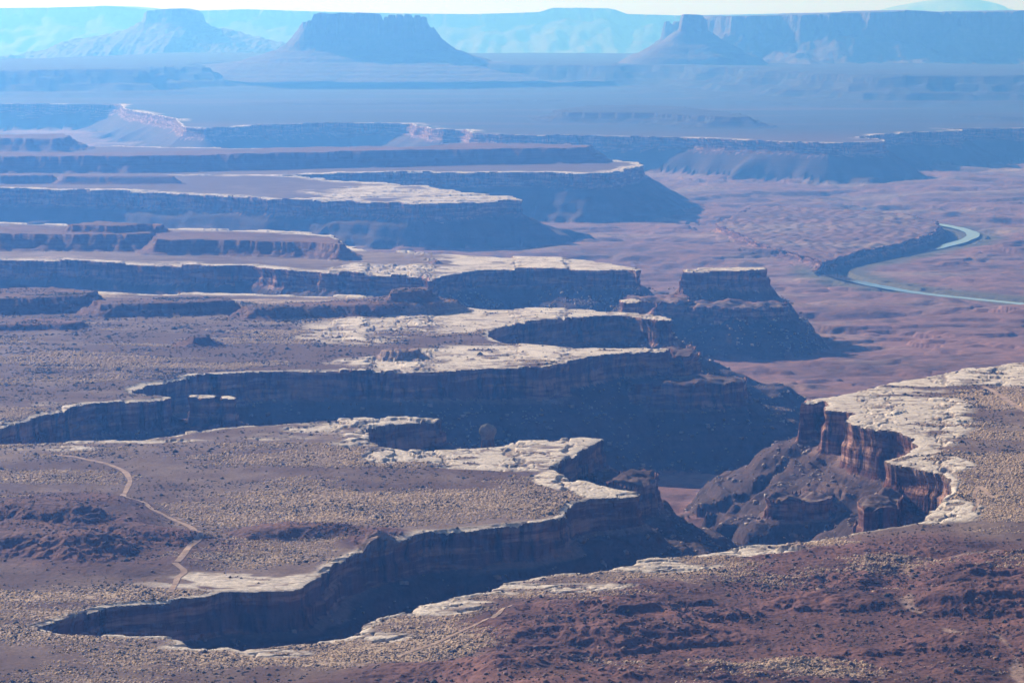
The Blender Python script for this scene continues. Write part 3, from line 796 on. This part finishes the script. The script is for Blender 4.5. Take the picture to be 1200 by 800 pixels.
MI = {
    'lumpy_hill': ['lumpy brown hill at the back of the cracked bench, left edge'], 'flat_hill': ['flat topped dark hill between the lumpy hill and the long hill'],
    'long_hill': ['long dark hill stretching behind the pale cracked rock'], 'topped_hill': ['steep capped knoll rising from the long dark hill'],
    'peaked_hill': ['small peaked hill casting a shadow on the open flat'], 'knob_hill': ['small dark knob standing on the pale cracked bench'],
    'low_ridge': ['low dark ridge below the lumpy hill'], 'flank_mesa': ['low mesa with a pale top and shaded right flank', 'low dark mesa reaching the left edge, joined to the pale topped one'],
    'stacked_mesa': ['small wedge of mesa stacked on the low dark mesa'], 'tiny_cone': ['tiny cone hill alone on the narrow flat bench'],
    'hazy_ridge': ['hazy blue ridge at the left edge', 'short hazy blue ridge right of the left edge ridge'], 'hazy_mesa': ['long layered blue mesa ending in a dark shoulder'],
    'far_left_hill': ['rounded blue hill at the upper left edge'], 'slope_hill': ['low broad blue hill in front of the buttes'],
    'low_bench': ['low hazy blue bench under the pale buttes at the left edge', 'thin low bench on the plain below the big ragged butte', 'thin low bench on the plain under the long mesa wall', 'short dark bench on the plain at the right edge'],
    'butte_platform': ['pale blue platform carrying the two big buttes'],
    'red_hill': ['small dark red hillock left of the dirt track', 'larger dark red hillock at the left edge', 'red hillock right beside the lower track', 'flat red hillock right of the track bend'],
    'cone_hill': ['small cone shaped mound near the canyon rim'],
}
for i, m in enumerate(MOUND):
    mask = (fm == i)
    if not mask.any(): continue
    nm = {'mesa': 'mesa', 'hill': 'hill'}[m['cat']]
    if m['key'] == 'river_bluff': nm = 'river_bluff'
    o = cut(mask, nm, M_HILL)
    tag(o, MI[m['key']].pop(0), {'river_bluff': 'bluff'}.get(nm, nm), None, 'thing')
print('split', round(time.time() - T0, 1))

# ------------------------------------------------------------------ height lookup on the finished sheet
Drev = D


def sample(x, y, arr):
    tx = x / y
    c = np.interp(tx, TX, np.arange(NC)); r = np.interp(y, D, np.arange(NR))
    i = np.clip(r.astype(int), 0, NR - 2); j = np.clip(c.astype(int), 0, NC - 2)
    a = r - i; b = c - j
    return (arr[i, j] * (1 - a) * (1 - b) + arr[i + 1, j] * a * (1 - b) + arr[i, j + 1] * (1 - a) * b + arr[i + 1, j + 1] * a * b)


def near_idx(x, y):
    c = np.rint(np.interp(x / y, TX, np.arange(NC))).astype(int); r = np.rint(np.interp(y, D, np.arange(NR))).astype(int)
    return r, c


# ------------------------------------------------------------------ river
def ribbon(name, P, half, zfun, mat, wob=0.0, col=None):
    t = np.gradient(P, axis=0); t /= np.linalg.norm(t, axis=1)[:, None] + 1e-9
    nrm = np.stack([-t[:, 1], t[:, 0]], 1)
    n = 7
    rows = []
    for k in range(n):
        f = -1 + 2 * k / (n - 1)
        hw = half * (1 + wob * noise(P[:, 0] / 25.0 + 3 * (f > 0), P[:, 1] / 25.0, 77)) if wob else half
        rows.append(P + nrm * (f * np.asarray(hw))[..., None] if np.ndim(hw) else P + nrm * f * hw)
    G = np.stack(rows, 1)
    V = np.zeros((len(P), n, 3)); V[..., :2] = G; V[..., 2] = zfun(G[..., 0], G[..., 1])
    b = np.arange(len(P) - 1)[:, None] * n + np.arange(n - 1)[None, :]
    b = b.ravel(); F = np.stack([b, b + n, b + n + 1, b + 1], 1)
    me = mesh_from(name, V.reshape(-1, 3), F, mat, None if col is None else np.tile(col, (V.size // 3, 1)))
    return link(name, me)


mw, nt, b = new_mat('river_water')
b.inputs['Base Color'].default_value = (0.10, 0.085, 0.06, 1); b.inputs['Roughness'].default_value = 0.06; b.inputs['Specular IOR Level'].default_value = 0.5
geo = N(nt, 'ShaderNodeNewGeometry')
bf = tex_noise(nt, geo.outputs['Position'], 0.12, 4, 0.6)
bp = N(nt, 'ShaderNodeBump'); bp.inputs['Strength'].default_value = 0.15; bp.inputs['Distance'].default_value = 0.2
nt.links.new(bf, bp.inputs['Height']); nt.links.new(bp.outputs[0], b.inputs['Normal'])
rv = ribbon('river', river, 21.0, lambda x, y: -147.0 + dip(y), mw, 0.3)
tag(rv, 'pale green river winding through the basin', None, None, 'structure')

# ------------------------------------------------------------------ dirt tracks
mr, nt, b = new_mat('track_sand')
geo = N(nt, 'ShaderNodeNewGeometry')
c = ramp(nt, tex_noise(nt, geo.outputs['Position'], 0.09, 6, 0.7), [(0.32, (0.22, 0.135, 0.10)), (0.68, (0.52, 0.35, 0.26))])
nt.links.new(c, b.inputs['Base Color'])
tracks = [
    (px(62, 531, 80, 533, 100, 537, 125, 542, 142, 548, 150, 555, 152, 562, 147, 572, 144, 581, 152, 587, 166, 590, 178, 597, 195, 603, 208, 608, 222, 614, 231, 622, 236, 630, 230, 637, 221, 643, 216, 651, 207, 660), 2.6, 'winding tan dirt track across the near left bench'),
    (px(204, 661, 216, 667, 208, 674, 205, 682, 200, 690), 2.6, 'pale track curving round the grass patch above the canyon head'),
    (px(690, 688, 672, 690, 668, 694, 676, 700, 692, 704, 708, 708, 724, 710), 1.6, 'tan hook of track in the foreground'),
    (px(470, 765, 520, 748, 560, 738, 580, 730, 590, 722, 600, 718), 1.6, 'faint tan path below the canyon rim'),
    (px(1140, 600, 1147, 588, 1142, 582, 1146, 571, 1152, 574, 1158, 580, 1166, 585), 1.8, 'short tan squiggle of track on the headland'),
    (px(1152, 452, 1170, 462, 1186, 473, 1202, 482, 1240, 500), 3.4, 'straight faint track across the headland scrub'),
]
for pts, hw, lab in tracks:
    P = smooth_line(unpoly(pts, 1.0), 14)
    o = ribbon('dirt_track', P, hw, lambda x, y: sample(x, y, Z) + 0.35, mr, 0.35)
    tag(o, lab, None, 'dirt tracks', 'structure')

# ------------------------------------------------------------------ balanced rock spire in the canyon beside the near bench
def spire(name, x, y, z0, z1, rad, label):
    nseg, nlev = 36, 44
    V = []
    for k in range(nlev):
        t = k / (nlev - 1)
        prof = np.interp(t, [0, .5, .72, .79, .84, .89, .94, .98, 1.0], [1.6, 1.2, 0.95, 0.80, 0.86, 1.08, 1.02, 0.70, 0.08])
        z = z0 + (z1 - z0) * t
        for j in range(nseg):
            a = 2 * np.pi * j / nseg
            jj = 1 + 0.10 * math.sin(3 * a + 1 + 2 * t) + 0.07 * math.sin(7 * a + 9 * t) + 0.04 * math.sin(23 * t)
            V.append((rad * prof * jj * math.cos(a), 0.85 * rad * prof * jj * math.sin(a), z - z0))
    V = np.array(V, f32); F = []
    for part in (0, 1):
        F = []
        k0, k1 = (0, 34) if part == 0 else (34, nlev - 1)
        for k in range(k0, k1):
            for j in range(nseg):
                F.append((k * nseg + j, k * nseg + (j + 1) % nseg, (k + 1) * nseg + (j + 1) % nseg, (k + 1) * nseg + j))
        F = np.array(F); u, inv = np.unique(F.ravel(), return_inverse=True)
        if part == 0:
            e = empty(name, (x, y, z0)); tag(e, label, 'rock spire')
            link('shaft', mesh_from('shaft', V[u], inv.reshape(-1, 4), M_TOP, np.tile(C_TALUS * 1.7, (len(u), 1))), e)  # shaft tone raised to read as lit: light put into the colour
        else:
            link('cap_rock', mesh_from('cap_rock', V[u], inv.reshape(-1, 4), M_TOP, np.tile(C_SLICK * 0.34, (len(u), 1))), e)  # cap paler than the shaft: sunlight on the top painted into its colour


hx, hy = unproj(571.5, 497, 6.0)
spire('rock_spire', hx, hy, float(sample(np.array([hx]), np.array([hy]), Z)[0]) - 3, 7.0, 8.0, 'round topped balanced rock spire standing alone in the blue canyon shade')

# ------------------------------------------------------------------ far buttes and mesas, each on its own local sheet
def far_form(name, label, cat, front, d, ztop, prof_o, prof_z, depth, mar, nx=420, ny=150, jagm=1.0, tal_abs=None, col=(0.11, 0.075, 0.065), seed=0, group=None, rough=None):
    """front: (pixel x, pixel y) along the crest as seen from the overlook, laid out at distance d; depth: how far it goes back."""
    fx = np.array([(p[0] - 600) / FOC * (d * cp + 0) for p in front]) / cp
    fzv = np.array([unp_z(p[1], d) for p in front])
    x0, x1 = fx[0], fx[-1]
    P = np.array([(x0, d + 0.25 * depth), (x0 + 0.06 * (x1 - x0), d + 0.02 * depth)] + [(x0 + (x1 - x0) * t, d + depth * 0.06 * math.sin(9 * t + seed)) for t in np.linspace(.15, .85, 12)] +
                 [(x1 - 0.06 * (x1 - x0), d + 0.02 * depth), (x1, d + 0.25 * depth), (x1, d + 0.8 * depth), (x1 - 0.1 * (x1 - x0), d + depth), (x0 + 0.1 * (x1 - x0), d + depth), (x0, d + 0.8 * depth)])
    gx = np.linspace(x0 - mar, x1 + mar, nx)
    tt = np.linspace(0, 1, ny)
    gy = d - mar + (depth + 2 * mar) * tt
    GX, GY = np.meshgrid(gx, gy)
    s = poly_sdf(GX, GY, P, mar * 2)
    W = max(abs(x1 - x0), 400)
    step = (gx[1] - gx[0])
    rr = np.full(GX.shape, step, f32)
    amp = rough if rough else 0.10 * prof_o[-2]
    s2 = s + (fbm(GX.astype(f32), GY.astype(f32), 420, 5, 201 + seed, rr) * amp + fbm(GX.astype(f32), GY.astype(f32), 90, 3, 211 + seed, rr, ridged=True) * 9) * jagm * sstep(-prof_o[-1], 20, -np.abs(s) + 60)
    crest = np.interp(GX, fx, fzv)
    z = np.interp(-s2, [-1e5] + list(prof_o), [0] + list(prof_z))
    rib = 1 + 0.13 * fbm(GX.astype(f32), (GY * 0.25).astype(f32), 330, 4, 221 + seed, rr) * sstep(10, 200, -s2)
    z = z + 5.0 * np.sin(z / 34 * 2 * np.pi) * sstep(20, 60, -s2)
    if tal_abs:                                     # steep wall down to a talus apron of given level
        off = np.clip(-s2, 0, None)
        apron = np.interp(off, tal_abs[0], tal_abs[1]) + 4.0 * np.sin(off / 31) * sstep(15, 50, off) + 0.10 * (rib - 1) * 600 * sstep(20, 160, off)
        z = np.where(s2 > 0, 0, np.maximum(apron, crest - 7.0 * off) - crest); rib = 1.0
    zz = crest + z * rib + (s2 > 0) * fbm(GX.astype(f32), GY.astype(f32), 70, 2, 231, rr) * 5 * jagm
    V = np.stack([GX, GY, zz], -1).reshape(-1, 3)
    org = np.array([(x0 + x1) / 2, d + depth / 2, 0.0])
    bb = (np.arange(ny - 1)[:, None] * nx + np.arange(nx - 1)[None, :])
    cols = np.array(col, f32) * (1 + 0.15 * fbm(GX.astype(f32), GY.astype(f32), 500, 3, 241, rr))[..., None]
    cols = cols.reshape(-1, 3)
    e = empty(name, tuple(org)); tag(e, label, cat, group)
    sF = s2[:-1, :-1]
    for nm, mk, mt in (('caprock', sF > -prof_o[1], M_FARROCK), ('talus_slope', sF <= -prof_o[1], M_FARROCK)):
        q = bb[mk]
        F = np.stack([q, q + 1, q + nx + 1, q + nx], 1)
        u, inv = np.unique(F.ravel(), return_inverse=True)
        link(nm, mesh_from(nm, V[u] - org, inv.reshape(-1, 4), mt, cols[u]), e)
    return e


def unp_z(py, d):
    v = (400.0 - py) / FOC
    return H_CAM + d * (-sp + v * cp) / (cp + v * sp)


g = 'buttes on the skyline'
far_form('butte', 'big dark blue flat topped butte with ragged battlements, left of centre', 'butte',
         px(352, 30, 356, 26, 359, 29, 363, 24, 366, 26, 370, 17, 376, 15.5, 390, 17, 400, 15.3, 416, 16.6, 418, 15.2, 443, 16.5, 445, 19, 446.5, 24.5, 450, 25, 451.5, 20, 455, 22, 456.5, 17.5, 461, 18, 462, 21, 465, 21, 466, 17.2, 470, 17.6, 471.5, 20.5, 474, 20.5, 475.5, 17, 481, 17.5, 482.5, 21, 486, 21.5, 487, 18, 491, 18.6, 492.5, 22.5, 495, 20, 499, 20.5, 500, 27, 503, 32, 506, 35),
         22000, 0, [0, 14, 40, 105, 230, 360, 560, 800, 1000], [0, -80, -120, -205, -290, -360, -410, -450, -480], 480, 1500, tal_abs=([0, 68, 204, 363, 522, 907, 1474], [358, 256, 154, 111, 64, 20, -70]), seed=3, group=g, rough=8, nx=1000, ny=170)
far_form('butte', 'pale blue pointed butte beside the long mesa, right of centre', 'butte',
         px(796, 30, 798, 20, 800, 17, 815, 17.3, 821, 18, 824, 22, 827, 23.6),
         21700, 0, [0, 14, 40, 165, 364, 520, 680, 800, 900], [0, -70, -105, -190, -285, -340, -400, -440, -470], 240, 1100, tal_abs=([0, 188, 444, 557, 679, 844], [334, 214, 94, 27, -12, -210]), nx=300, seed=5, group=g, rough=3, jagm=0.2)
far_form('mesa', 'long hazy blue mesa wall along the right skyline', 'mesa',
         px(826, 26, 832, 22.6, 838, 20, 841, 18.6, 867, 19.6, 920, 18.2, 962, 17.2, 965, 15.5, 985, 15.5, 1010, 15, 1050, 13.8, 1053, 12.2, 1068, 12.8, 1094, 14.5, 1180, 14, 1186, 12.6, 1210, 12.8, 1300, 14, 1700, 15),
         22600, 0, [0, 35, 140, 256, 490, 750, 1050, 1400, 1750], [0, -128, -210, -274, -373, -449, -507, -560, -620], 4000, 1650, nx=620, ny=190, seed=9, rough=190)
far_form('butte', 'very pale blue butte at the upper left', 'butte',
         px(171, 15, 174, 13.4, 188, 11.6, 195, 10.8, 216, 10.2, 226, 12.5, 230, 15.5),
         30000, 0, [0, 25, 120, 260, 420, 640, 900, 1300, 1700], [0, -95, -150, -205, -245, -290, -350, -450, -570], 900, 1600, seed=12, rough=40, col=(0.12, 0.09, 0.08), group=g)
far_form('mesa', 'palest mesa on the skyline, left edge', 'mesa', px(-600, 10, -100, 9.6, 20, 9.4, 60, 9.0, 110, 7.6, 125, 6.9, 140, 8, 176, 11.8, 186, 12.8, 235, 12.6, 290, 11, 388, 14.2, 450, 15.4),
         44000, 0, [0, 60, 260, 600, 1100, 1800, 2600], [0, -130, -230, -330, -450, -600, -760], 4000, 2600, nx=420, ny=90, seed=14, col=(0.12, 0.09, 0.08))
far_form('mesa', 'palest mesa on the skyline with a raised flat cap at centre', 'mesa', px(430, 15.5, 552, 16.8, 600, 15.6, 633, 14.2, 640, 12, 647, 9.4, 680, 9.3, 714, 10, 722, 12, 735, 16.6, 800, 18.4, 880, 17, 1000, 14.5, 1300, 13),
         43000, 0, [0, 60, 260, 600, 1100, 1800, 2600], [0, -110, -200, -300, -440, -600, -760], 4000, 2600, nx=420, ny=90, seed=17, col=(0.12, 0.09, 0.08))
far_form('mountain', 'faint distant mountain at the upper right corner', 'mountain', px(1056, 8, 1075, 5, 1100, 0.5, 1120, -1.5, 1140, -0.5, 1160, 3, 1176, 8),
         58000, 0, [0, 300, 900, 1700, 2600], [0, -90, -250, -420, -600], 2500, 2600, nx=200, ny=60, seed=19, col=(0.2, 0.2, 0.2), rough=60)
print('far', round(time.time() - T0, 1))

# ------------------------------------------------------------------ scrub and boulders
def scatter(n, dmin, dmax, txm):
    d = np.sqrt(RNG.random(n) * (dmax ** 2 - dmin ** 2) + dmin ** 2)
    return RNG.uniform(-txm, txm, n) * d, d


def blobs(name, x, y, z, size, squash, mat, ang=True, cube=False):
    n = len(x)
    if cube:
        base_v = np.array([(a, b_, c_) for c_ in (-1, 1) for b_ in (-1, 1) for a in (-1, 1)], float)
        base_f = np.array([(0, 2, 3, 1), (4, 5, 7, 6), (0, 1, 5, 4), (2, 6, 7, 3), (0, 4, 6, 2), (1, 3, 7, 5)])
    else:
        base_v = np.array([(1, 0, 0.1), (0.3, 0.95, 0.05), (-0.8, 0.6, 0.1), (-0.8, -0.6, 0.0), (0.3, -0.95, 0.1), (0.15, 0.1, 1.0), (0, 0, -0.6)])
        base_f = np.array([(0, 1, 5), (1, 2, 5), (2, 3, 5), (3, 4, 5), (4, 0, 5), (1, 0, 6), (2, 1, 6), (3, 2, 6), (4, 3, 6), (0, 4, 6)])
    k = len(base_v)
    V = base_v[None] * (1 + 0.35 * RNG.uniform(-1, 1, (n, k, 1))) * size[:, None, None]
    V[..., 2] *= squash
    if cube:
        V[..., 0] *= RNG.uniform(0.6, 1.6, (n, 1))
    a = RNG.uniform(0, 6.28, n)[:, None]; ca, sa = np.cos(a), np.sin(a)
    vx = V[..., 0] * ca - V[..., 1] * sa; vy = V[..., 0] * sa + V[..., 1] * ca
    V = np.stack([vx + x[:, None], vy + y[:, None], V[..., 2] + z[:, None]], -1).reshape(-1, 3)
    F = (base_f[None] + (np.arange(n) * k)[:, None, None]).reshape(-1, base_f.shape[1])
    return link(name, mesh_from(name, V, F, mat, None, smooth=False))


ms, nt, b = new_mat('scrub_leaves')
geo = N(nt, 'ShaderNodeNewGeometry')
c = ramp(nt, tex_noise(nt, geo.outputs['Position'], 0.08, 3), [(0.3, (0.045, 0.036, 0.028)), (0.7, (0.10, 0.075, 0.055))])
nt.links.new(c, b.inputs['Base Color'])
x, y = scatter(900000, 1500, 4400, 0.225)
r, c_ = near_idx(x, y)
pr = 0.10 + 0.40 * np.clip(grass * 1.5 - 0.3, 0, 1)[r, c_] + 0.22 * np.clip(fbm(x.astype(f32), y.astype(f32), 120, 3, 301), 0, 1)
pr = pr * np.clip(0.55 + 1.5 * fbm(x.astype(f32) * 0.7, y.astype(f32), 55, 3, 305), 0.05, 2.2)
pr = pr * (1 - 0.95 * slick[r, c_]) * (1 + 0.25 * red[r, c_])
pr = np.where((ZONE[r, c_] == 0) & (S_TOP[r, c_] > 5), pr, 0) * np.where(y > 3300, 0.6, 1)
for pts, hw, lab in tracks:
    P = smooth_line(unpoly(pts, 1.0), 4)
    pr = np.where(line_dist(x, y, P, 20.0) < hw + 1.6, 0, pr)
k = RNG.random(len(x)) < pr
x, y = x[k], y[k]
sz = RNG.uniform(0.6, 1.3, len(x)) * np.clip(y / 2600, 0.8, 1.4)
sz *= np.exp(RNG.normal(0, 0.28, len(x))) * np.where(RNG.random(len(x)) < 0.06, 1.8, 1.0)
o = blobs('desert_scrub', x, y, sample(x, y, Z) - 0.1, sz, 0.75, ms)
tag(o, 'dark low desert shrubs dotting the rim', None, None, 'stuff')
print('scrub', len(x))

mg, nt, b = new_mat('straw_grass')
geo = N(nt, 'ShaderNodeNewGeometry')
c = ramp(nt, tex_noise(nt, geo.outputs['Position'], 0.3, 3), [(0.3, (0.44, 0.29, 0.19)), (0.7, (0.64, 0.45, 0.31))])
nt.links.new(c, b.inputs['Base Color'])
b.inputs['Subsurface Weight'].default_value = 0.0
x, y = scatter(1300000, 1500, 3900, 0.225)
r, c_ = near_idx(x, y)
g1 = fbm(x.astype(f32) * 0.5, y.astype(f32), 42, 3, 321)
pr = np.clip(2.4 * (GW[r, c_] - 0.36) + 0.6 * g1, 0, 0.6)
pr = np.where((ZONE[r, c_] == 0) & (S_TOP[r, c_] > 6), pr, 0) * (1 - slick[r, c_]) * np.where(y > 3000, 0.6, 1)
for pts, hw, lab in tracks:
    P = smooth_line(unpoly(pts, 1.0), 4)
    pr = np.where(line_dist(x, y, P, 20.0) < hw + 1.0, 0, pr)
k = RNG.random(len(x)) < pr
x, y = x[k], y[k]
sz = RNG.uniform(0.6, 1.4, len(x)) * np.clip(y / 2500, 0.8, 1.4) * np.exp(RNG.normal(0, 0.2, len(x)))
o = blobs('desert_grass', x, y, sample(x, y, Z) - 0.1, sz, 0.9, mg)
tag(o, 'pale straw coloured grass tussocks between the shrubs', None, None, 'stuff')
print('grass', len(x))

mb_, nt, b = new_mat('fallen_rock')
geo = N(nt, 'ShaderNodeNewGeometry')
c = ramp(nt, tex_noise(nt, geo.outputs['Position'], 0.05, 3), [(0.35, (0.16, 0.09, 0.07)), (0.65, (0.42, 0.33, 0.28))])
nt.links.new(c, b.inputs['Base Color'])
x, y = scatter(160000, 1900, 5200, 0.215)
r, c_ = near_idx(x, y)
cl = fbm(x.astype(f32), y.astype(f32), 140, 3, 311)
pr = np.where(ZONE[r, c_] == 2, 0.16 + 0.5 * np.clip(cl, 0, 1), 0)
k = RNG.random(len(x)) < pr
x, y = x[k], y[k]
sz = 0.45 + 1.5 * RNG.random(len(x)) ** 5 + 0.3 * (y / 3000)
o = blobs('fallen_boulders', x, y, sample(x, y, Z) + sz * 0.2, sz, 0.8, mb_, cube=True)
tag(o, 'fallen boulders scattered over the talus slopes', None, None, 'stuff')
print('boulders', len(x))

x, y = scatter(120000, 1450, 2400, 0.225)
r, c_ = near_idx(x, y)
pr = np.where(ZONE[r, c_] == 0, 0.35 * red[r, c_] * np.clip(0.4 + 1.6 * fbm(x.astype(f32) * 0.6, y.astype(f32), 60, 3, 331), 0, 1), 0)
k = RNG.random(len(x)) < pr
x, y = x[k], y[k]
sz = 0.28 + 0.9 * RNG.random(len(x)) ** 5
mr2, nt, b = new_mat('red_rubble')
geo = N(nt, 'ShaderNodeNewGeometry')
c = ramp(nt, tex_noise(nt, geo.outputs['Position'], 0.1, 3), [(0.35, (0.07, 0.038, 0.033)), (0.65, (0.24, 0.15, 0.125))])
nt.links.new(c, b.inputs['Base Color'])
o = blobs('loose_stones', x, y, sample(x, y, Z) + sz * 0.2, sz, 0.8, mr2, cube=True)
tag(o, 'loose stones littering the red foreground slopes', None, None, 'stuff')
print('stones', len(x))

# ------------------------------------------------------------------ the air
V = np.array([(sx_ * 70000, yy_, zz_) for zz_ in (float(Z.min()) - 1.0, 900) for yy_ in (-4000, 66000) for sx_ in (-1, 1)], float)
F = np.array([(0, 2, 3, 1), (4, 5, 7, 6), (0, 1, 5, 4), (2, 6, 7, 3), (0, 4, 6, 2), (1, 3, 7, 5)])
mh = bpy.data.materials.new('haze_air'); mh.use_nodes = True
nt = mh.node_tree; nt.nodes.clear()
outn = N(nt, 'ShaderNodeOutputMaterial'); pv = N(nt, 'ShaderNodeVolumePrincipled')
pv.inputs['Color'].default_value = (*HAZE_COLOR, 1); pv.inputs['Density'].default_value = HAZE_DENSITY
pv.inputs['Anisotropy'].default_value = HAZE_G; pv.inputs['Absorption Color'].default_value = (1, 1, 1, 1)
nt.links.new(pv.outputs[0], outn.inputs['Volume'])
hz = link('haze', mesh_from('haze', V, F, mh, smooth=False))
tag(hz, 'blue haze filling the air over the basin', None, None, 'stuff')
print('done', round(time.time() - T0, 1))
